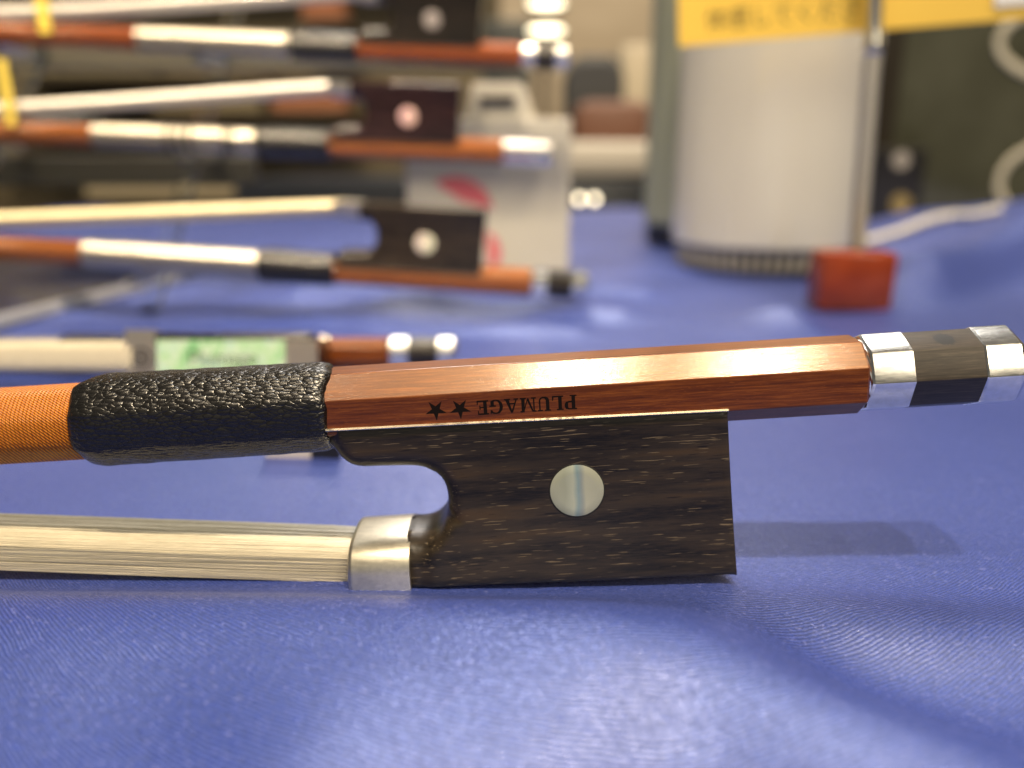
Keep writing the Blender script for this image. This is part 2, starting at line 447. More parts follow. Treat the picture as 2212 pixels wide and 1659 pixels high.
# outline of the frog in the local x, z plane
def curve_pts(lst, yl):
    return [L(u, v, yl) for u, v in lst]
o_top = [L(1573, 887.5, -4.4), L(1138, 908.5, -4.4), L(703, 931, -4.4)]
o_throat = [L(u, v, y_) for u, v, y_ in (lambda q: [(u, v, -2.6+4.6*max(0, min(1, (v-1004)/110.0))**1.2) for u, v in q])([(703, 931), (708, 941), (714, 953), (726, 970), (738, 984), (750, 993.5), (762, 1000), (775, 1003.6), (790, 1004.8), (832, 1003.6), (884, 1002.6), (904, 1003.4), (919, 1006), (943, 1015), (953, 1021.5), (960.5, 1029.5), (966, 1038), (969.6, 1048), (971.8, 1058), (972.4, 1068), (971, 1078), (968.4, 1087), (964, 1096), (958.5, 1103), (951, 1109), (943, 1112.6), (930, 1115)])]
o_ferr = curve_pts([(908, 1116.5), (889, 1118)], 2.0)
o_bot = [L(889, 1274.5, -6.3), L(1240, 1262, -6.3), L(1594, 1246, -6.3)]
ZB = o_bot[0].z
def dens(pts, step):
    out = []
    for a, b in zip(pts[:-1], pts[1:]):
        n = max(1, int((b-a).length/step))
        out += [a.lerp(b, i/n) for i in range(n)]
    return out
def flank(x, z):               # half width of the frog at (x, z)
    ztop = np.interp(x, [o_top[2].x, o_top[0].x], [o_top[2].z, o_top[0].z])
    t = np.clip((ztop-z)/(o_top[0].z-ZB), 0, 1)
    hw = 4.38+.35*t+1.35*t**2.2
    return hw+.42*np.exp(-((x-o_bot[0].x)/4.5)**2)*np.clip((t-.45)/.4, 0, 1)
def frog_mesh(step):
    segs = [(o_top, .12), ([o_top[-1]]+o_throat[1:]+[o_ferr[0]], None), ([o_ferr[0], o_ferr[1]], .3), ([o_ferr[1], o_bot[0]], .05), (o_bot, .5), ([o_bot[-1], o_top[0]], .22)]
    B, RR = [], []
    for pts, r in segs:
        d = dens([Vector((p.x, 0, p.z)) for p in pts], step)
        B += [(p.x, p.z) for p in d]
        if r is None:
            n = len(d); RR += [2.0 if i < n*.72 else 2.0-.8*min(1, (i-n*.72)/(n*.2)) for i in range(n)]
        else: RR += [r]*len(d)
    B = np.array(B); RR = np.array(RR)
    x0, x1, z0, z1 = B[:, 0].min(), B[:, 0].max(), B[:, 1].min(), B[:, 1].max()
    gx, gz = np.meshgrid(np.arange(x0, x1, step), np.arange(z0, z1, step*.87))
    gx = gx+(np.arange(gx.shape[0]) % 2)[:, None]*step*.5
    G = np.stack([gx.ravel(), gz.ravel()], -1)
    nb = len(B)
    # inside test
    inside = np.zeros(len(G), bool); j = nb-1
    for i in range(nb):
        xi, zi = B[i]; xj, zj = B[j]
        c = ((zi > G[:, 1]) != (zj > G[:, 1])) & (G[:, 0] < (xj-xi)*(G[:, 1]-zi)/((zj-zi) if zj != zi else 1e-9)+xi)
        inside ^= c; j = i
    G = G[inside]
    nv = np.roll(B, -1, 0)-np.roll(B, 1, 0); nv /= np.linalg.norm(nv, axis=1)[:, None]+1e-9
    area = (B[:, 0]*np.roll(B[:, 1], -1)-np.roll(B[:, 0], -1)*B[:, 1]).sum()
    nv = np.stack([-nv[:, 1], nv[:, 0]], -1)*(1 if area > 0 else -1)
    rows = []
    if step < .8:
        for dd_ in (.05, .16, .34, .62):
            Q = B+nv*dd_
            dm = np.sqrt(((Q[:, None, :]-B[None])**2).sum(-1)).min(1)
            rows.append(Q[(dm > dd_*.93) & (RR > dd_*.8)])
    D = np.sqrt(((G[:, None, :]-B[None])**2).sum(-1))
    keep = D.min(1) > (step*.55 if not rows else .95)
    G = G[keep]
    if rows: G = np.concatenate([G]+rows)
    # rows just inside the outline so that the rounded edges are smooth
    T = np.roll(B, -1, 0)-np.roll(B, 1, 0); T /= np.linalg.norm(T, axis=1)[:, None]+1e-9
    allp = np.concatenate([B, G])
    res = delaunay_2d_cdt([Vector(p) for p in allp], [(i, (i+1) % nb) for i in range(nb)], [], 1, 1e-6)
    vs = np.array([tuple(p) for p in res[0]]); tris = [tuple(f) for f in res[2]]
    D = np.sqrt(((vs[:, None, :]-B[None])**2).sum(-1))
    dd = np.clip(RR[None]-D, 0, None)
    ins = (RR[None]-np.sqrt(np.clip(RR[None]**2-dd**2, 0, None))).max(1)
    ztop = np.interp(vs[:, 0], [o_top[2].x, o_top[0].x], [o_top[2].z, o_top[0].z])
    hw = flank(vs[:, 0], vs[:, 1])
    lipx = [o_ferr[1].x, o_ferr[0].x]+[p.x for p in o_throat[::-1] if p.z < o_throat[19].z-1.2]
    lipz = [o_ferr[1].z, o_ferr[0].z]+[p.z for p in o_throat[::-1] if p.z < o_throat[19].z-1.2]
    lip = np.interp(vs[:, 0], lipx, lipz)
    sz = np.clip((vs[:, 1]-ZB+.12)/(lip-ZB+.14), 0, 1)
    g = np.clip((vs[:, 0]-X_FR0-.9)/10.0, 0, 1); g = g*g*(3-2*g)
    Dp = 6.3*np.cos(np.arcsin(sz**1.31)*.985)**.62
    g2 = np.clip((vs[:, 1]-o_throat[21].z)/2.5, 0, 1); g = np.maximum(g, g2*g2*(3-2*g2))
    hw = np.where(g < 1, -np.log(np.exp(-2.2*hw)+np.exp(-2.2*(Dp+9*g)))/2.2, hw)
    hw = np.maximum(hw, .15)
    y = hw-np.minimum(ins, hw-.05)
    n = len(vs)
    V = [Vector((vs[i, 0], -y[i], vs[i, 1])) for i in range(n)]+[Vector((vs[i, 0], y[i], vs[i, 1])) for i in range(n)]
    F = [t for t in tris]+[tuple(i+n for i in reversed(t)) for t in tris]
    # boundary edges -> side walls
    cnt = {}
    for tr in tris:
        for a, b in ((tr[0], tr[1]), (tr[1], tr[2]), (tr[2], tr[0])):
            k = (min(a, b), max(a, b)); cnt[k] = cnt.get(k, 0)+1
    for (a, b), c in cnt.items():
        if c == 1: F.append((a, b, b+n, a+n))
    return V, F
X_FR0 = o_bot[0].x
FROG_HI = frog_mesh(.42)
FROG_LO = frog_mesh(1.0)
X_TONGUE = o_top[2].x
X_FERR_R = o_bot[0].x
X_FERR_L = L(746, 1200, -6).x
EYE = L(1247, 1062.5, -5.2)
X_STICK_L = L(697, 860, -4.25).x
X_STICK_R = L(1880, 830, -4.25).x
X_B = [L(1889, 800, -4.6).x, L(1984, 795, -4.6).x, L(2137, 790, -4.6).x, L(2229, 785, -4.6).x]
HAIR_Z = (L(745, 1206, -2).z-.45)
A_LEATHER = 5.25

def roundoct(x, r, k, n=64):
    """octagonal section with well rounded corners; k=0 circle, 1 octagon"""
    ring = []
    for j in range(n):
        a = 2*math.pi*j/n
        m = (a-math.pi/8) % (math.pi/4)-math.pi/8
        ro = math.cos(math.pi/8)/math.cos(m+0.0) if False else 1/math.cos(((a+math.pi/8) % (math.pi/4))-math.pi/8)*.965
        rr = r*((1-k)+k*ro)
        ring.append(Vector((x, rr*math.cos(a), rr*math.sin(a))))
    return ring

def make_bow(root, wood_m, frog_m, eye_m, hair_m, winding='silver', wind_len=52.0, leather_len=30.0, hi=False, button='three', slide=False, length=250.0, eye_ring=False, ferrule_m=None, facet=0):
    metal = ferrule_m or MAT['silver']
    # --- stick
    xs_ = [X_STICK_L-leather_len-wind_len+1.0, X_STICK_R]
    rings = [octring(X_STICK_L-3, 1.0), octring(X_STICK_R-.25, 1.0), octring(X_STICK_R, .95)]
    v1 = loft(rings)
    xl = X_STICK_L-leather_len-wind_len
    if xl > -length:
        v2 = loft([[Vector((x, 4.0*math.cos(2*math.pi*j/20), 4.0*math.sin(2*math.pi*j/20))) for j in range(20)] for x in (-length, xl+2)])
        fs = obj('front_stick', *v2, wood_m, root, True)
    st = obj('stick', *v1, wood_m, root)
    if xl > -length: auto_smooth(st, 6)
    # --- leather grip
    rings = []
    xa, xb = X_STICK_L-leather_len, X_STICK_L+.2
    n = 90 if hi else 30
    for i in range(n+1):
        t = i/n; x = xa+(xb-xa)*t
        da, db = (x-xa), (xb-x)
        r = A_LEATHER
        if da < 3.2: r -= 1.0*(1-math.sqrt(max(0, 1-(1-da/3.2)**2)))*1.05
        if db < 1.6: r -= .75*(1-math.sqrt(max(0, 1-(1-db/1.6)**2)))
        wob = .10*math.sin(x*.9)+.06*math.sin(x*2.3+1)
        ring = roundoct(x, r+.25*(1-t)-.1, .55, 96 if hi else 32)
        if hi:
            # cut ends are a little irregular and overlap in a pointed flap on top
            for p in ring:
                a = math.atan2(p.z, p.y)
                if db < 2.0:
                    p.x += .45*math.exp(-((a-1.9)/.28)**2)*(1-db/2.0)+.12*math.sin(a*7)*(1-db/2)
                if da < 2.0: p.x += .10*math.sin(a*5+1)*(1-da/2)
                nz = noise.noise(Vector((p.x*.5, p.y*.6, p.z*.6)))*.07
                p.y *= 1+nz*.25; p.z *= 1+nz*.25
        rings.append(ring)
    lr = obj('leather_grip', *loft(rings), MAT['leather'], root, True)
    # --- winding
    if wind_len > 0:
        xw = X_STICK_L-leather_len+.6; x0 = xw-wind_len
        pitch = .46 if winding == 'silk' else 1.1
        rings = []; k = 6 if winding == 'silk' else 4
        nn = int(wind_len/pitch)
        for i in range(nn*k+1):
            ph = (i % k)/k
            r = 4.42+(.11 if winding == 'silk' else .06)*abs(math.sin(math.pi*ph))
            rings.append(roundoct(x0+i*pitch/k, r, .55, 40))
        wm = MAT['silk'] if winding == 'silk' else MAT['silver_wire']
        wo = obj('silk_winding' if winding == 'silk' else 'silver_winding', *loft(rings), wm, root, True)
        if winding == 'banded':
            for f in (.45, .52, .58, .80, .84):
                xx = x0+wind_len*(f if f < .7 else f)
                obj('wire_band', *loft([roundoct(xx, 4.5, .5, 32), roundoct(xx+.2, 4.75, .5, 32), roundoct(xx+1.2, 4.75, .5, 32), roundoct(xx+1.4, 4.5, .5, 32)]), MAT['worn_ebony'], root, True)
    # --- frog
    fr = auto_smooth(obj('frog', *(FROG_HI if hi else FROG_LO), frog_m, root), 62)
    # silver liner along the top of the frog
    b = o_top[2]; e = o_top[0]
    lw = .20
    prof_ = [(-4.55, -.04), (-4.66, .02), (-4.66, .10), (-4.42, .24), (4.42, .24), (4.66, .10), (4.66, .02), (4.55, -.04)]
    ring = lambda p: [Vector((p.x, q[0], p.z+q[1])) for q in prof_]
    obj('silver_liner', *loft([ring(Vector((b.x+.05, 0, b.z))), ring(Vector((e.x, 0, e.z)))]), MAT['liner'], fr)
    # eye on each side
    for sgn in (-1, 1):
        rr = 3.10
        def disc(r, y0, y1, dome=0):
            rg = [[(lambda X_, Z_: Vector((X_, sgn*(float(flank(X_, Z_))+yy), Z_)))(EYE.x+q*math.cos(2*math.pi*j/48), EYE.z+q*math.sin(2*math.pi*j/48)) for j in range(48)] for q, yy in ((r, y0), (r, y1), (r-.07, y1+.03), (r*.66, y1+.03+dome*.6), (r*.33, y1+.03+dome*.9), (.02, y1+.03+dome))]
            return loft(rg)
        obj('eye_rim', *disc(rr+.13, -.6, .03), MAT['gap'], fr)
        ey = obj('pearl_eye', *disc(rr, -.4, .05, .04), eye_m, fr); auto_smooth(ey, 50)
        if eye_ring:
            obj('eye_pin', *disc(.55, -.2, .16), MAT['worn_ebony'], fr)
    # --- ferrule: D-shaped tube
    ztop = o_ferr[1].z; hgt = ztop-ZB+.06
    def dring(x, k=1.0, inset=0.0):
        aw = 6.78*k-inset; hb = hgt*k-inset
        pts = []
        for j in range(25):
            a = math.pi*j/24
            pts.append(Vector((x, -aw*math.copysign(abs(math.cos(a))**.62, math.cos(a)), ZB-.12+inset*.5+hb*abs(math.sin(a))**.76)))
        return pts
    fe = obj('ferrule', *loft([dring(X_FERR_R, 1), dring(X_FERR_L+.55, 1), dring(X_FERR_L+.18, .985), dring(X_FERR_L, .95), dring(X_FERR_L+.05, .95, .42), dring(X_FERR_L+2.0, .95, .5)]), metal, root)
    auto_smooth(fe, 42)
    # --- button
    rot = R(22.5)
    xa, xb_, xc, xd = X_B
    br = MAT['bright_silver']
    lip = loft([octring(X_STICK_R-.1, .90, 0, .5, REG), octring(X_STICK_R+.3, .97, rot, .8, REG), octring(xa+.1, .96, rot, .8, REG)])
    if button == 'three':
        r1 = auto_smooth(obj('button_ring', *join(lip, loft([octring(xa, .97, rot, .2, REG), octring(xa+.25, 1.01, rot, .2, REG), octring(xb_-.1, 1.02, rot, .2, REG), octring(xb_, 1.0, rot, .2, REG)])), br, root), 12)
        r2 = auto_smooth(obj('button_core', *loft([octring(xb_+.01, .995, rot, .25, REG), octring(xc, .995, rot, .25, REG)]), MAT['worn_ebony'] if hi else MAT['black_ebony'], root), 12)
        r3 = auto_smooth(obj('button_cap', *loft([octring(xc+.01, 1.0, rot, .2, REG), octring(xc+.2, 1.03, rot, .2, REG), octring(xd-.6, 1.03, rot, .25, REG), octring(xd, .93, rot, .3, REG), octring(xd+.5, .72, rot, .5, REG), octring(xd+.6, .35, rot, .3, REG)]), br, root), 12)
    else:
        auto_smooth(obj('button_cap', *join(lip, loft([octring(xa, .97, rot, .2, REG), octring(xa+.25, 1.03, rot, .2, REG), octring(xd-.6, 1.03, rot, .25, REG), octring(xd, .93, rot, .3, REG), octring(xd+.6, .35, rot, .3, REG)])), br, root), 12)
    # --- hair ribbon
    nr = 72 if hi else 18
    rnd = random.Random(3)
    jit = [rnd.uniform(-.10, .06) for _ in range(nr)]
    hw_, th = 5.6, (1.35 if hi else 1.3)
    ex1, ex2 = (.68, .6) if hi or slide else (.85, .8)
    if ex1 > .6: hw_, th = 3.8, 2.3
    rings = []
    slope = (L(0, 1180, -2).z-L(745, 1206, -2).z)/(L(0, 1180, -2).x-L(745, 1206, -2).x)
    for i in range(25):
        s = (length-30)*(i/24)**1.3
        x = X_FERR_L+1.6-s
        zz = HAIR_Z+(-slope*s if s < 95 else -slope*(95+70*(1-math.exp(-(s-95)/70))))
        ring = []
        for j in range(nr):
            f = j/(nr-1); a = math.pi*f
            ring.append(Vector((x, -hw_*math.copysign(abs(math.cos(a))**ex1, math.cos(a)), zz+(th+jit[j]+.05*math.sin(s*.11+j*1.7))*abs(math.sin(a))**ex2)))
        for j in range(nr):
            f = j/(nr-1); a = math.pi*(1-f)
            ring.append(Vector((x, -hw_*math.copysign(abs(math.cos(a))**ex1, math.cos(a)), zz-(th+jit[-j])*abs(math.sin(a))**ex2)))
        rings.append(ring)
    hr = obj('hair', *loft(rings), hair_m, root, True)
    if hi:
        parts = []
        nseg = 14
        for q in range(230):
            f0 = rnd.uniform(.04, .96); dr = rnd.uniform(-.035, .035); lift = rnd.uniform(.02, .11); ph = rnd.uniform(0, 6)
            path = []
            for i in range(nseg+1):
                s = 125*(i/nseg)**1.2
                x = X_FERR_L+1.6-s
                zz = HAIR_Z+(-slope*s if s < 95 else -slope*(95+70*(1-math.exp(-(s-95)/70))))
                f = min(.995, max(.005, f0+dr*s/60+.006*math.sin(s*.07+ph))); a = math.pi*f
                lf = lift*min(1, s/6)
                path.append(Vector((x, -(hw_+lf)*math.copysign(abs(math.cos(a))**ex1, math.cos(a)), zz+(th+.03+lf)*abs(math.sin(a))**ex2)))
            parts.append(tube(path, rnd.uniform(.035, .065), 4, False))
        for q in range(60):
            z0 = rnd.uniform(-th*.9, th*.5); dz = rnd.uniform(-.4, .4); ph = rnd.uniform(0, 6)
            path = []
            for i in range(nseg+1):
                s = 125*(i/nseg)**1.2
                zz = HAIR_Z+(-slope*s if s < 95 else -slope*(95+70*(1-math.exp(-(s-95)/70))))
                path.append(Vector((X_FERR_L+1.6-s, -hw_-.05-.05*math.sin(s*.09+ph)**2, zz+max(-th, min(th*.7, z0+dz*s/80)))))
            parts.append(tube(path, rnd.uniform(.035, .06), 4, False))
        obj('hair_strands', *join(*parts), hair_m, hr, True)['kind'] = 'stuff'
    if slide:
        xs0, xs1 = X_FERR_R+.3, -.05
        xm = xs0+(xs1-xs0)*.80
        zb = lambda x: ZB+(o_bot[2].z-ZB)*(x-X_FERR_R)/(o_bot[2].x-X_FERR_R)
        def plate(x0_, x1_, hwid, t):
            rg = [[Vector((x, -hwid, zb(x)+.2)), Vector((x, -hwid, zb(x)-t)), Vector((x, hwid, zb(x)-t)), Vector((x, hwid, zb(x)+.2))] for x in (x0_, x1_)]
            return loft(rg)
        sl = obj('pearl_slide', *plate(xs0, xm, 4.3, .35), MAT['abalone'], fr)
        obj('heel_plate', *plate(xm+.05, xs1, 4.3, .40), MAT['silver'], fr)
        tv, tf = text_mesh('Plumage', 5.0)
        cx = (max(p.x for p in tv))/2
        zt = zb((xs0+xm)/2)-.42
        # read from below the frog, upright when the bow lies on its side
        obj('slide_lettering', [Vector((p.x-cx+(xs0+xm)/2+.4, -(p.y-1.7), zb(p.x-cx+(xs0+xm)/2)-.40)) for p in tv], tf, MAT['ink'], fr)
        ev = []
        ring_v = loft([[Vector(((X_FERR_L+X_FERR_R)/2+q*math.cos(2*math.pi*j/24), q*math.sin(2*math.pi*j/24)+.0, ZB-.16-dz)) for j in range(24)] for q, dz in ((1.9, 0), (1.9, .06), (2.5, .06), (2.5, 0))], True, False)
        star = loft([[Vector(((X_FERR_L+X_FERR_R)/2+(1.35 if j % 2 else .6)*math.cos(2*math.pi*j/12), (1.35 if j % 2 else .6)*math.sin(2*math.pi*j/12), ZB-.14-dz)) for j in range(12)] for dz in (0, .06)])
        obj('ferrule_emblem', *join(ring_v, star), MAT['gap'], fe)
    return st, fr

# main bow
def mk_band_pearl():
    m = M('pearl', (.5, .5, .42), .2)
    sx = m.t.nodes.new('ShaderNodeSeparateXYZ'); m.l(m.coord(), sx.inputs[0])
    q = m.math('ADD', m.math('SUBTRACT', sx.outputs['X'], EYE.x), m.math('MULTIPLY', m.math('SUBTRACT', m.noise((.25, .25, .12), 2, .5), .5), 2.0))
    f = m.math('ADD', m.math('MULTIPLY', q, .155), .5)
    m.color(m.ramp(f, [(.0, (.33, .35, .28)), (.28, (.29, .32, .26)), (.42, (.36, .40, .34)), (.49, (.19, .28, .31)), (.55, (.24, .28, .28)), (.62, (.36, .38, .31)), (1, (.31, .33, .27))]))
    m.set('Coat Weight', .6); m.set('Coat Roughness', .06)
    return m.m
MAT['pearl'] = mk_band_pearl()
bow = thing('violin_bow', 'front violin bow with orange silk winding and black leather grip, in sharp focus', 'violin bow', ORG, Euler((0, ANG, 0)), 'violin bows on display')
st, fr = make_bow(bow, MAT['pernambuco'], MAT['ebony'], MAT['pearl'], MAT['hair'], 'silk', 60, abs(L(143, 900, -4).x-X_STICK_L), True, length=240)

# inky blot on the ebony of the button
def mk_core():
    src = MAT['worn_ebony']; m = M('button_ebony', (.03, .02, .015), .42)
    g = m.noise((.3, 5, 5), 4, .65)
    c = m.ramp(g, [(.3, (.012, .009, .007)), (.55, (.034, .026, .019)), (.75, (.07, .055, .04))])
    q = L(2038, 737, -1.6)
    d = m.t.nodes.new('ShaderNodeVectorMath'); d.operation = 'DISTANCE'; d.inputs[1].default_value = q
    m.l(m.coord(), d.inputs[0])
    dd = m.math('ADD', d.outputs['Value'], m.math('MULTIPLY', m.noise((1.6, 1.6, 1.6), 2, .6), .9))
    c = m.mix(m.ramp(m.math('MULTIPLY', dd, .4), [(.58, (1, 1, 1)), (.68, (0, 0, 0))]), c, (.006, .006, .008))
    m.color(c); m.bump(g, .01, .4)
    return m.m
for ch in bow.children:
    if ch.name.startswith('button_core'): ch.data.materials[0] = mk_core()

# burnt stamp on the side facet of the stick, upside down
GL = {  # strokes as polygons in a unit box (x to 1, y 0..1)
 'P': (.80, [[(.0, 0), (.44, 0), (.44, .09), (0, .09)], [(.10, .09), (.33, .09), (.33, .91), (.10, .91)], [(0, .91), (.5, .91), (.5, 1), (0, 1)], [(.33, .40), (.5, .40), (.5, .50), (.33, .50)], [(.5, .40), (.70, .46), (.78, .60), (.78, .80), (.70, .94), (.5, 1), (.5, .91), (.56, .85), (.56, .55), (.5, .5)]]),
 'L': (.76, [[(0, 0), (.72, 0), (.72, .10), (0, .10)], [(.10, .10), (.33, .10), (.33, .91), (.10, .91)], [(0, .91), (.43, .91), (.43, 1), (0, 1)], [(.62, .10), (.72, .10), (.72, .34), (.66, .30)]]),
 'U': (.88, [[(0, .91), (.40, .91), (.40, 1), (0, 1)], [(.09, .24), (.31, .24), (.31, .91), (.09, .91)], [(.52, .91), (.86, .91), (.86, 1), (.52, 1)], [(.66, .24), (.76, .24), (.76, .91), (.66, .91)], [(.09, .24), (.16, .08), (.32, 0), (.52, 0), (.68, .08), (.76, .24), (.66, .24), (.60, .14), (.50, .10), (.40, .12), (.31, .24)]]),
 'M': (1.08, [[(0, 0), (.30, 0), (.30, .09), (0, .09)], [(.10, .09), (.19, .09), (.19, .91), (.10, .91)], [(0, .91), (.28, .91), (.28, 1), (0, 1)], [(.19, .91), (.30, .91), (.56, .24), (.48, .04)], [(.56, .24), (.76, .91), (.78, .72), (.56, .04), (.48, .04)], [(.72, .09), (.95, .09), (.95, .91), (.76, .91)], [(.64, 0), (1.04, 0), (1.04, .09), (.64, .09)], [(.76, .91), (1.04, .91), (1.04, 1), (.76, 1)]]),
 'A': (.92, [[(0, 0), (.30, 0), (.30, .09), (0, .09)], [(.09, .09), (.18, .09), (.44, .80), (.38, .98)], [(.44, .80), (.60, .09), (.84, .09), (.50, 1), (.38, .98)], [(.26, .30), (.56, .30), (.54, .39), (.29, .39)], [(.52, 0), (.92, 0), (.92, .09), (.52, .09)]]),
 'G': (.90, [[(.84, .72), (.74, .72), (.66, .86), (.50, .92), (.50, 1), (.68, .97), (.76, .92), (.84, 1)], [(.50, 1), (.26, .96), (.08, .76), (.02, .50), (.24, .50), (.28, .74), (.38, .88), (.50, .92)], [(.02, .50), (.08, .24), (.26, .04), (.50, 0), (.50, .08), (.38, .12), (.28, .26), (.24, .50)], [(.50, 0), (.68, .03), (.82, .12), (.82, .40), (.60, .40), (.60, .14), (.50, .08)], [(.48, .40), (.90, .40), (.90, .49), (.48, .49)]]),
 'E': (.80, [[(0, 0), (.74, 0), (.74, .10), (0, .10)], [(.10, .10), (.33, .10), (.33, .90), (.10, .90)], [(0, .90), (.70, .90), (.70, 1), (0, 1)], [(.33, .45), (.52, .45), (.52, .54), (.33, .54)], [(.52, .36), (.59, .36), (.59, .64), (.52, .64)], [(.62, .90), (.70, .90), (.70, .70), (.66, .70)], [(.66, .10), (.74, .10), (.74, .34), (.69, .30)]]),
}
pR = L(1246, 872, -4.25); pL = L(1029, 886, -4.25)
zP = (L(1246, 853, -4.25).z+L(1029, 865, -4.25).z)/2; hgt = zP-(L(1246, 884, -4.25).z+L(1029, 896, -4.25).z)/2
word = 'PLUMAGE'; wid = sum(GL[c][0] for c in word)+.06*6
k = (pR.x-pL.x)/wid
V, F = [], []; cx = 0; lay = 0
for ch in word:
    for poly in GL[ch][1]:
        lay += 1
        y = -4.262-.0012*(lay % 6)
        i0 = len(V)
        V += [Vector((pR.x-(cx+p[0])*k, y, zP-hgt+hgt*(1-p[1]))) for p in poly]
        F.append(tuple(range(i0, i0+len(poly))))
    cx += GL[ch][0]+.06
# concave letters: triangulate
def tri(V, F):
    bm = bmesh.new(); vv = [bm.verts.new(p) for p in V]
    for f in F: bm.faces.new([vv[i] for i in f])
    bm.normal_update(); bmesh.ops.triangulate(bm, faces=bm.faces); bm.verts.index_update()
    r = ([v.co.copy() for v in bm.verts], [tuple(v.index for v in f.verts) for f in bm.faces]); bm.free(); return r
obj('stamped_lettering', *tri(V, F), MAT['stamp'], st)
for (u, v) in ((941.5, 886), (994, 883)):
    c = L(u, v, -4.25)
    pts = []
    for j in range(10):
        a = -math.pi/2+j*math.pi/5
        rr = 1.24 if j % 2 == 0 else .46
        pts.append(Vector((c.x+rr*math.cos(a), -4.264, c.z+rr*math.sin(a))))
    obj('stamped_star', *tri(pts, [tuple(range(10))]), MAT['stamp'], st)
# worn spot on the button's ebony
# ------------------------------------------------------------------ bow lying on its side behind
YH = 166.0
c0 = P(683, 780, YH)
d = Vector((0, -math.cos(R(8)), math.sin(R(8))))
b2 = thing('violin_bow', 'bow lying on its side behind the leather grip, green shell slide and hair facing forward', 'violin bow', (c0.x, c0.y-d.y*abs(ZB), 3.3+cloth_at(c0.x, c0.y+22)), Euler((R(-101), 0, 0)), 'violin bows on display')
b2.scale = (.90, .90, .90)
make_bow(b2, MAT['pernambuco'], MAT['black_ebony'], MAT['grey_pearl'], MAT['hair'], 'silver', 40, 26, False, slide=True, length=200)

# ------------------------------------------------------------------ three bows on the rack
def rack_bow(label, u_heel, v_heel, slope_px, Y, wood_m, frog_m, eye_m, hair_m, **kw):
    c = P(u_heel, v_heel, Y)
    b = thing('violin_bow', label, 'violin bow', c, Euler((R(180), math.atan(slope_px), 0)), 'violin bows on display')
    make_bow(b, wood_m, frog_m, eye_m, hair_m, **kw)
    return c
c_low = rack_bow('lowest bow on the clear rack, brown stick, ebony frog with green pearl eye', 1050, 604, .066, 251, MAT['brown_wood'], MAT['ebony'], MAT['green_pearl'], MAT['gold_hair'], winding='silver', wind_len=54, leather_len=24, length=330)
c_mid = rack_bow('middle bow on the clear rack, plum frog with pink pearl eye, plain silver button', 1000, 325, .039, 298, MAT['brown_wood'], MAT['plum_ebony'], MAT['pink_pearl'], MAT['white_hair'], winding='banded', wind_len=58, leather_len=26, button='plain', eye_ring=True, length=340)
c_top = rack_bow('top bow on the clear rack, red-brown stick and black frog with dull grey eye', 1045, 118, .042, 323, MAT['dark_wood'], MAT['black_ebony'], MAT['grey_pearl'], MAT['white_hair'], winding='silver', wind_len=57, leather_len=25, length=350)

# ------------------------------------------------------------------ clear display rack
def slant(z):  # depth of the rack at height z
    return 251+(z-15)*1.06
e0 = PZ(0, 690, 3); e1 = PZ(395, 594, 3)
rk = thing('bow_rack', 'clear acrylic rack holding three bows, base plate with a pale frosted edge', 'display rack', (-150, 290, 0))
def rel(v, o): return [Vector(p)-o for p in v]
RO = Vector((-150, 290, 0))
edir = (e1-e0).normalized(); q0 = e0-edir*30; q1 = e1+edir*60
zc = 4.5
bp = [Vector((q0.x, q0.y, zc)), Vector((q1.x, q1.y, zc)), Vector((q1.x-200, q1.y+36, zc)), Vector((q0.x-200, q0.y+36, zc))]
bp2 = [p-Vector((0, 0, 3)) for p in bp]
obj('base_plate', *loft([rel(bp2, RO), rel(bp, RO)]), MAT['acrylic'], rk)
nrm = Vector((edir.y, -edir.x, 0))
eg = [q0+nrm*.05, q1+nrm*.05, q1+nrm*1.6, q0+nrm*1.6]
obj('plate_edge', *loft([rel([Vector((p.x, p.y, zc-3.2)) for p in eg], RO), rel([Vector((p.x, p.y, zc+.1)) for p in eg], RO)]), MAT['frosted_edge'], rk)
for u, hi_ in ((20, 130), (440, 130)):
    X = (u-1106)/FPX*300
    rings = []
    for z in (1, hi_):
        yy = slant(z)+14
        rings.append([Vector((X-2.5, yy, z)), Vector((X+2.5, yy, z)), Vector((X+2.5, yy+4, z)), Vector((X-2.5, yy+4, z))])
    obj('post', *loft([rel(r, RO) for r in rings]), MAT['acrylic'], rk)
    for c, sl in ((c_low, .066), (c_mid, .039), (c_top, .042)):
        zz = c.z+(c.x-X)*math.tan(sl)
        obj('peg', *(lambda v, f: (rel(v, RO), f))(*tube([(X, c.y-9, zz-6.2), (X, c.y+22, zz-6.2)], 1.7, 12)), MAT['acrylic'], rk)
# smoke coloured rails behind the bows
for (u0, u1, v0, v1, Y) in ((-200, 1060, 104, 150, 345), (-200, 555, 338, 402, 320)):
    a = P(u0, v0, Y); b = P(u1, v1, Y)
    obj('rail', *(lambda v, f: (rel(v, RO), f))(*box(a.x, b.x, Y, Y+5, b.z, a.z, .8)), MAT['smoke_plastic'] if v0 < 200 else M('dark_rail', (.016, .016, .013), .45).m, rk)
a = P(560, 395, 322); b = P(905, 425, 322)
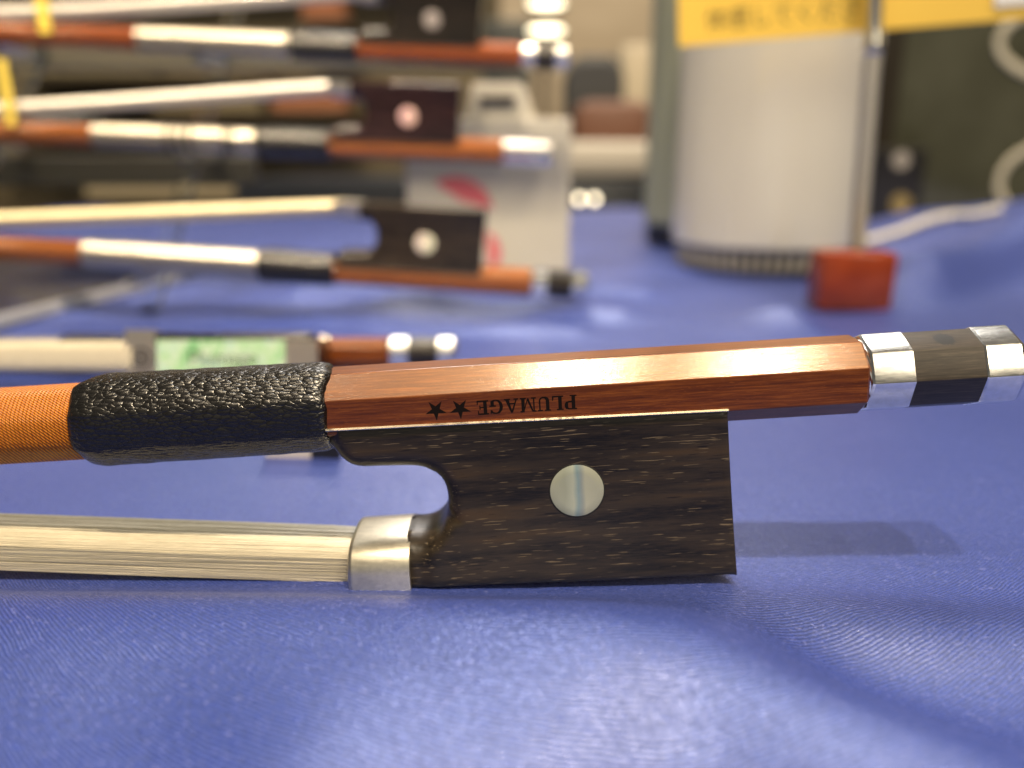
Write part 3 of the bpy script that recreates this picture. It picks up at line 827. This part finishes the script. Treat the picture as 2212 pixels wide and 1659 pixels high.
# yellow price tags hanging on the rack
MAT['tag_yellow'] = M('yellow_card', (.80, .62, .10), .5).m
def card(name, u0, u1, v0, v1, Y, mat, label, cat, th=.5, group=None):
    a = P(u0, v0, Y); b = P(u1, v1, Y)
    o = obj(name, *box(-(b.x-a.x)/2, (b.x-a.x)/2, -th/2, th/2, 0, a.z-b.z, th*.3), mat, None, False, ((a.x+b.x)/2, Y, b.z))
    return tag(o, label, cat, group)
card('price_tag', 74, 112, -10, 72, 318, MAT['tag_yellow'], 'narrow yellow tag hanging above the left end of the top bow', 'tag', .6, 'yellow tags on the rack')
card('price_tag', -8, 36, 128, 272, 292, MAT['tag_yellow'], 'long yellow tag at the left edge crossing the middle bow hair', 'tag', .6, 'yellow tags on the rack')

# small pale card with a dark end, half hidden by the leather grip
a = PZ(572, 989, 0); b = PZ(735, 989, 0)
pc = thing('price_card', 'small pale card with a dark right end standing just behind the leather grip', 'card', ((a.x+b.x)/2, a.y+.3, cloth_at(0, a.y)-.2))
wv_ = b.x-a.x
obj('pale_panel', *box(-wv_/2, wv_/2-5.0, 0, .6, 0, 6, .15), M('pale_card', (.62, .58, .55), .5).m, pc)
obj('dark_panel', *box(wv_/2-4.95, wv_/2, -.1, .7, 0, 6, .15), MAT['black_plastic'], pc)

# ------------------------------------------------------------------ white leaflet box with red print
def mk_white():
    m = M('white_card', (.40, .39, .35), .42)
    return m.m
MAT['white_card'] = mk_white()
Yc = 343
a = P(872, 255, Yc); b = P(1228, 590, Yc)
lb = thing('leaflet_box', 'pale grey-white carton with red flower print standing behind the rack', 'box', ((a.x+b.x)/2, Yc, 0))
cxm = (a.x+b.x)/2; wl = (b.x-a.x)/2; hl = a.z
obj('carton', *box(-wl, wl, 0, 26, 0, hl, .6), MAT['white_card'], lb)
tp = thing
t0_, t1_ = P(1006, 262, Yc).x-cxm, P(1158, 262, Yc).x-cxm
t2_, t3_ = P(1022, 176, Yc).x-cxm, P(1130, 176, Yc).x-cxm; tz_ = P(1020, 176, Yc).z
top = [[Vector((t0_, 2, hl+.02)), Vector((t1_, 2, hl+.02)), Vector((t1_, 24, hl+.02)), Vector((t0_, 24, hl+.02))],
       [Vector((t2_, 3, tz_)), Vector((t3_, 3, tz_)), Vector((t3_, 18, tz_)), Vector((t2_, 18, tz_))]]
lid = obj('carton_top', *loft(top), MAT['white_card'], lb)
s0 = P(1035, 208, Yc-1); s1 = P(1112, 226, Yc-1)
obj('handle_slot', *box(s0.x-cxm, s1.x-cxm, 1.2, 9, s1.z, s0.z, .4), MAT['black_plastic'], lb)
MAT['red_print'] = M('red_print', (.46, .10, .12), .5).m
def petal(u, v, r0, r1, a0, a1, Y):
    c = P(u, v, Y); k = c.y*1.03/FPX
    o_, i_ = [], []
    for j in range(15):
        a = R(a0+(a1-a0)*j/14)
        wgt = math.sin(math.pi*j/14)**.5
        o_.append(Vector((c.x-cxm+r1*k*math.cos(a), -.15, c.z+r1*k*math.sin(a))))
        rr = r1-(r1-r0)*wgt
        i_.append(Vector((c.x-cxm+rr*k*math.cos(a), -.15, c.z+rr*k*math.sin(a))))
    return loft([o_, i_], False, False)
obj('red_petal', *petal(985, 465, 32, 78, 10, 122, Yc), MAT['red_print'], lb)
obj('red_petal', *petal(1035, 545, 18, 46, -60, 70, Yc), MAT['red_print'], lb)

# ------------------------------------------------------------------ speakers
def mk_body():
    m = M('silver_grey_body', (.53, .525, .495), .26, .12)
    m.rough(m.math('ADD', m.math('MULTIPLY', m.noise((.05, .05, .02), 2, .5), .12), .16))
    return m.m
MAT['speaker_body'] = mk_body()
MAT['base_grey'] = M('rubber_grey', (.30, .28, .23), .45).m
def speaker(x, y, r, h, body, label, ribs=True):
    z0 = cloth_at(x, y-r)-.3
    t = thing('speaker', label, 'speaker', (x, y, z0), None, 'cylindrical speakers behind the bows')
    obj('body', *lathe([(r*.96, 10.6), (r, 12), (r, h-6), (r*.97, h-2), (r*.9, h)], 96), body, t, False)
    auto_smooth(t.children[0], 30)
    if ribs:
        obj('dark_base', *lathe([(r*.86, 0), (r*.915, 2.5), (r*.935, 10.5)], 64), MAT['black_plastic'], t, False)
        ribs_ = []
        for q in range(54):
            a = 2*math.pi*q/54; da = .62*math.pi/54
            rg = []
            for k_, z in ((.868, .2), (.945, 2.5), (.968, 10.4)):
                rg.append([Vector((r*kk*math.cos(a+s_*da), r*kk*math.sin(a+s_*da), z)) for kk, s_ in ((k_-.06, -1), (k_, -1), (k_, 1), (k_-.06, 1))])
            ribs_.append(loft(rg))
        obj('ribbed_base', *join(*ribs_), MAT['base_grey'], t)['kind'] = 'stuff'
    else:
        obj('dark_base', *lathe([(r*.9, 0), (r*.95, 2), (r*.95, 10.5)], 64), MAT['black_plastic'], t, False)
    return t
zc_ = 360
xs_c = (1648-1106)/FPX*zc_
speaker(xs_c, 364, 40, 190, MAT['speaker_body'], 'silver cylindrical speaker with ribbed base behind the red block')
speaker((1500-1106)/FPX*440, 452, 27, 170, M('green_grey_body', (.26, .28, .22), .45, .1).m, 'green-grey cylinder half hidden behind the left edge of the silver speaker', False)

# power cable
pts = [(1800, 532, 400), (1850, 528, 405), (1900, 520, 410), (1950, 499, 412), (1985, 484, 414), (2020, 473, 418), (2060, 466, 425), (2100, 466, 440), (2160, 478, 470)]
path = []
for u, v, Y in pts:
    yy = np.linspace(395, 470, 60)
    q_ = [P(u, v, y_) for y_ in yy]
    gap = np.array([p.z for p in q_])-cloth_h(np.array([p.x for p in q_]), yy)
    kk = int(np.argmin(np.abs(gap-2.2)))
    p = q_[kk]; p.z = max(p.z, cloth_at(p.x, p.y)+1.6); path.append(p)
def smooth(path, n=6):
    out = []
    for i in range(len(path)-1):
        p0, p1, p2, p3 = path[max(i-1, 0)], path[i], path[i+1], path[min(i+2, len(path)-1)]
        for k_ in range(n):
            t = k_/n
            out.append(.5*((2*p1)+(p2-p0)*t+(2*p0-5*p1+4*p2-p3)*t*t+(3*p1-p0-3*p2+p3)*t**3))
    return out+[path[-1]]
tag(obj('power_cable', *tube(smooth(path), 2.2, 12), M('grey_cable', (.55, .53, .48), .45).m, None, True), 'pale grey cable running from the silver speaker over the heap of blue cloth', 'cable')

# ------------------------------------------------------------------ red block of rosin
def mk_rosin():
    m = M('red_rosin', (.42, .045, .012), .25)
    m.set('Subsurface Weight', .2); m.set('Subsurface Radius', (1.0, .18, .05)); m.set('Subsurface Scale', .006)
    m.color(m.ramp(m.noise((.12, .12, .12), 2, .5), [(.3, (.17, .022, .005)), (.7, (.25, .04, .008))]))
    return m.m
a = P(1779, 544, 258); b = P(1927, 672, 258)
rz = cloth_at((a.x+b.x)/2, 262)
tag(obj('rosin_block', *box(-(b.x-a.x)/2, (b.x-a.x)/2, 0, 13, 0, a.z-b.z, 1.3), mk_rosin(), None, False, ((a.x+b.x)/2, 258, rz+.5), Euler((0, R(1), 0))), 'translucent red block of rosin on the blue cloth beside the silver speaker', 'rosin')
auto_smooth(bpy.data.objects['rosin_block'], 40)

# ------------------------------------------------------------------ yellow sign on a rod
Ys = 276
foot = P(1846, 620, Ys)
sg = thing('sign_stand', 'yellow sign with dark writing on a thin metal rod behind the red block', 'sign', (foot.x, Ys, cloth_at(foot.x, Ys)))
SO = sg.location/S
tv = lambda p: Vector(p)-SO
rod_bot = Vector((foot.x, Ys, SO.z+2)); rod_mid = P(1884, 122, Ys); rod_top = P(1893, -160, Ys)
obj('foot', *lathe([(9, 0), (9, 1.4), (7.5, 2.2), (2.6, 2.6)], 32), MAT['chrome'], sg)
rv = []
nr_ = 120
path = [rod_bot.lerp(rod_mid, i/nr_) for i in range(nr_+1)]
obj('braided_rod', *tube([tv(p) for p in path], [2.6+.28*(i % 2) for i in range(nr_+1)], 14), M('grey_braid', (.34, .33, .28), .35, .4).m, sg)
path = [rod_mid.lerp(rod_top, t) for t in (0, .02, .05, .1, .5, 1)]
obj('chrome_tip', *tube([tv(p+Vector((0, -.3, 0))) for p in path], [1.5, 2.7, 3.1, 2.6, 2.6, 2.6], 16), MAT['chrome'], sg, True)
MAT['sign_yellow'] = M('sign_yellow', (.78, .53, .09), .28).m
c0_, c1_ = P(1466, 101, Ys+6), P(2260, 36, Ys+6)
dirx = (c1_-c0_).normalized(); dirz = Vector((-dirx.z, 0, dirx.x))
hs = 24
board = lambda off: [tv(c0_+Vector((0, off, 0))), tv(c1_+Vector((0, off, 0))), tv(c1_+dirz*hs+Vector((0, off, 0))), tv(c0_+dirz*hs+Vector((0, off, 0)))]
bd = obj('sign_board', *loft([board(-.5), board(.5)]), MAT['sign_yellow'], sg)
tvv, tff = text_mesh('体感してください', 7.2)
mx = max(p.x for p in tvv)
obj('lettering', [tv(c0_+dirx*(8.5+p.x)+dirz*(4.6+p.y)+Vector((0, -.58, 0))) for p in tvv], tff, M('sign_ink', (.10, .075, .02), .5).m, sg)
wp0 = P(2146, 16, Ys+5.4)
off = [Vector((0, -.6, 0)), Vector((0, -.3, 0))]
q = [wp0, wp0+dirx*15, wp0+dirx*15+dirz*12, wp0+dirz*12]
obj('white_label', *loft([[tv(p+o_) for p in q] for o_ in off]), M('white_label', (.75, .75, .75), .4).m, sg)

# ------------------------------------------------------------------ dark glossy panel on the right
Yp = 560
def mk_dark():
    m = M('dark_green_panel', (.052, .055, .036), .16)
    m.color(m.ramp(m.noise((.012, .012, .012), 3, .6), [(.3, (.035, .036, .022)), (.7, (.075, .078, .055))]))
    return m.m
a = P(1905, -200, Yp); b = P(2600, 620, Yp)
dp = thing('display_board', 'dark olive glossy panel with pale rounded outlines behind the heap of cloth', 'panel', ((a.x+b.x)/2, Yp, -6))
cx_ = (a.x+b.x)/2
obj('face_board', *box(a.x-cx_, b.x-cx_, 0, 14, 0, a.z+6, 1), mk_dark(), dp)
e_ = P(1985, -200, Yp)
obj('dark_stile', *box(a.x-cx_+3, e_.x-cx_, -5, -.01, 0, a.z+6, 1), M('stile', (.022, .018, .012), .2).m, dp)
MAT['pale_line'] = M('pale_line', (.42, .40, .32), .45).m
for (u, v, w_, h_) in ((2262, 95, 104, 75), (2262, 400, 104, 88)):
    pts = []
    for j in range(48):
        an = 2*math.pi*j/48
        c, s = math.cos(an), math.sin(an)
        uu = u+w_*math.copysign(abs(c)**1.35, c); vv_ = v+h_*math.copysign(abs(s)**1.0, s)
        p = P(uu, vv_, Yp-.8); pts.append(Vector((p.x-cx_, -.8, p.z+6)))
    V, F = tube(pts+[pts[0], pts[1]], 3.4, 8, False)
    obj('pale_outline', [Vector((p.x, -.1+(p.y+.8)*.12-.4, p.z)) for p in V], F, MAT['pale_line'], dp, True)

# ------------------------------------------------------------------ blurred things beyond the table
def bx(name, u0, u1, v0, v1, Y, dep, mat, label, cat, b=3, zmin=None, group=None):
    a = P(u0, v0, Y); c = P(u1, v1, Y)
    z0 = c.z if zmin is None else zmin
    o = obj(name, *box(-(c.x-a.x)/2, (c.x-a.x)/2, 0, dep, 0, a.z-z0, b), mat, None, False, ((a.x+c.x)/2, Y, z0))
    auto_smooth(o, 40)
    return tag(o, label, cat, group)
FL = -740
fl = obj('floor', *box(-4000, 4000, -1500, 3200, FL-20, FL, 0), M('floor', (.16, .14, .12), .6).m); tag(fl, kind='structure')
def mk_wall():
    m = M('beige_wall', (.48, .40, .29), .8)
    m.color(m.ramp(m.noise((.002, .002, .004), 3, .6), [(.35, (.34, .27, .18)), (.65, (.46, .38, .27))]))
    return m.m
wl_ = obj('back_wall', *box(-2600, 2600, 2200, 2240, FL, 1500, 0), mk_wall()); tag(wl_, kind='structure')
dk = M('dark_counter', (.014, .017, .024), .35).m
bx('counter', 500, 1420, 388, 520, 830, 300, dk, 'black counter behind the blue table between the rack and the cylinders', 'counter', 5, FL)
zt = P(1000, 388, 830).z
pale = M('pale_paper', (.46, .43, .37), .7).m
def on(name, u0, u1, v0, Y, dep, mat, label, cat, b=6):
    a = P(u0, v0, Y); c = P(u1, v0, Y)
    o = obj(name, *box(-(c.x-a.x)/2, (c.x-a.x)/2, 0, dep, 0, a.z-zt, b), mat, None, False, ((a.x+c.x)/2, Y, zt))
    auto_smooth(o, 40); return tag(o, label, cat)
on('folded_cloth', 1180, 1440, 305, 850, 80, pale, 'pale folded cloth lying on the black counter', 'cloth', 14)
# upright dark case with a rounded head
Yk = 960
a = P(1222, 118, Yk); c = P(1345, 300, Yk)
wk = (c.x-a.x)/2; hk = a.z-zt
prof = [(-wk, 0), (wk, 0), (wk, hk*.82), (wk*.85, hk*.93), (wk*.5, hk), (-wk*.5, hk), (-wk*.85, hk*.93), (-wk, hk*.82)]
V, F = loft([[Vector((p[0]*s_, y_, p[1]*(s_ if p[1] > 0 else 1))) for p in prof] for y_, s_ in ((0, .94), (5, 1), (60, 1), (65, .94))])
ik = thing('instrument_case', 'dark grey upright case with rounded top behind the pale cloth', 'case', ((a.x+c.x)/2, Yk, zt))
obj('shell', V, F, M('case_grey', (.045, .047, .05), .6).m, ik)
obj('handle', *tube([(-18, -3, hk*.6), (-14, -12, hk*.6), (14, -12, hk*.6), (18, -3, hk*.6)], 3, 10), MAT['black_plastic'], ik, True)
on('brown_bag', 1238, 1420, 215, 900, 46, M('brown_leather', (.13, .055, .03), .6).m, 'reddish brown bag in front of the dark case', 'bag', 18)
on('cream_box', 1345, 1420, 95, 1010, 60, M('cream_box', (.50, .44, .33), .7).m, 'cream box standing beside the dark case', 'box', 6)
on('dark_box', 1040, 1150, 40, 1000, 80, M('dark_teal', (.03, .035, .035), .4).m, 'dark box behind the button of the top bow', 'box', 5)
# shelf unit far left
sh = thing('shelf_unit', 'tan shelf unit with dark boards blurred behind the rack', 'shelf', (-500, 1300, FL))
tan = M('tan_board', (.13, .105, .06), .6).m
brown = M('brown_board', (.07, .055, .035), .5).m
obj('back_panel', *box(-700, 480, 120, 132, 0, 1500, 1), tan, sh)
for z in (560, 690, 1100, 1200):
    obj('shelf_board', *box(-700, 480, 0, 119, z, z+16, 1), brown, sh)
for (u0, u1, v0, v1, col, lbl) in (
    (-60, 330, 118, 160, (.33, .29, .17), 'long olive box on the shelf just under the left of the top bow'),
    (352, 560, 112, 160, (.40, .33, .20), 'tan box under the silver winding of the top bow'),
    (585, 745, 205, 240, (.42, .16, .07), 'orange box between the hair and winding of the middle bow'),
    (60, 180, 232, 262, (.20, .27, .30), 'blue-grey box at the far left above the middle stick'),
    (330, 560, 205, 240, (.28, .23, .13), 'brown box above the winding of the middle bow'),
    (650, 740, 0, 40, (.42, .15, .06), 'orange box above the grip of the top bow'),
    (180, 560, 385, 425, (.42, .36, .24), 'long cream box above the hair of the lowest bow'),
    (600, 905, 385, 425, (.46, .40, .25), 'long yellowish box left of the carton with red print')):
    a = P(u0, v0, 1240); b = P(u1, v1, 1240)
    o = obj('stock_box', *box(-(b.x-a.x)/2, (b.x-a.x)/2, 0, 60, 0, a.z-b.z, 2), M('stock_card', tuple(c_*.75 for c_ in col), .6).m, None, False, ((a.x+b.x)/2, 1240, b.z))
    tag(o, lbl, 'box')
    obj('shelf_board', *box(a.x+500-8, b.x+500+8, -62, 119, b.z-8-FL, b.z-.3-FL, 1), brown, sh)
# two glowing ovals far behind
em = M('oval_glow', (1, .95, .8), .5)
em.set('Emission Color', (1, .88, .58, 1)); em.set('Emission Strength', 4.5)
for (u, v, lbl) in ((1180, 8, 'upper glowing oval above the button of the top bow'), (1180, 66, 'lower glowing oval just above the button of the top bow')):
    c = P(u, v, 1000)
    t = thing('glow_oval', lbl, 'glowing disc', (c.x, 1000, c.z), None, 'glowing ovals behind the rack')
    obj('glow_face', *(lambda vf: ([Vector((p.x, p.z*.8, p.y*.22)) for p in vf[0]], vf[1]))(lathe([(2, -1.4), (16, -1.2), (20, -.6), (20, .6), (16, 1.2), (2, 1.4)], 24)), em.m, t, True)
    obj('housing', *box(-21, 21, 5, 18, -8, 8, 3), MAT['black_plastic'], t)
    if lbl.startswith('lower'):
        obj('stem', *tube([(0, 12, -8), (0, 12, zt-c.z)], 4, 10), MAT['black_plastic'], t)
    else:
        obj('stem', *tube([(0, 22, 0), (0, 22, zt-c.z)], 3, 10), MAT['black_plastic'], t)
gl = M('glint_glow', (1, .95, .8), .5)  # emissive discs added to make two blurred glints
gl.set('Emission Color', (1, .85, .6, 1)); gl.set('Emission Strength', 6.0)
for (u, lbl) in ((1252, 'left one of two tiny glowing discs added as glints on the black counter'), (1284, 'right one of two tiny glowing discs added as glints on the black counter')):
    c = P(u, 430, 826)
    t = thing('glint_disc', lbl, 'glowing disc', c, None, 'glint discs on the black counter')
    obj('bezel', *tube([(0, 3.9, 0), (0, 0, 0)], [6, 5.2], 16), MAT['black_plastic'], t)
    obj('lens', *tube([(0, -.05, 0), (0, -1.6, 0), (0, -2.4, 0)], [3.4, 3.0, 1.4], 16), gl.m, t, True)  # glowing face of the added disc
a = P(1890, 318, 540); c = P(1988, 460, 540)
dv = thing('desk_device', 'small black device with a grey dot and gold disc before the olive board', 'device', ((a.x+c.x)/2, 540, c.z-12))
wd = (c.x-a.x)/2
obj('casing', *box(-wd, wd, 0, 12, 0, a.z-c.z+12, 2), M('device_black', (.010, .009, .008), .3).m, dv)
for (u, v, r_, m_) in ((1946, 346, 5.5, M('grey_dot', (.30, .28, .25), .4).m), (1945, 440, 6.5, M('dull_gold', (.36, .27, .10), .35, .6).m)):
    p = P(u, v, 540)
    obj('disc', *tube([(p.x-(a.x+c.x)/2, .05, p.z-c.z+12), (p.x-(a.x+c.x)/2, -.9, p.z-c.z+12)], r_, 24), m_, dv)
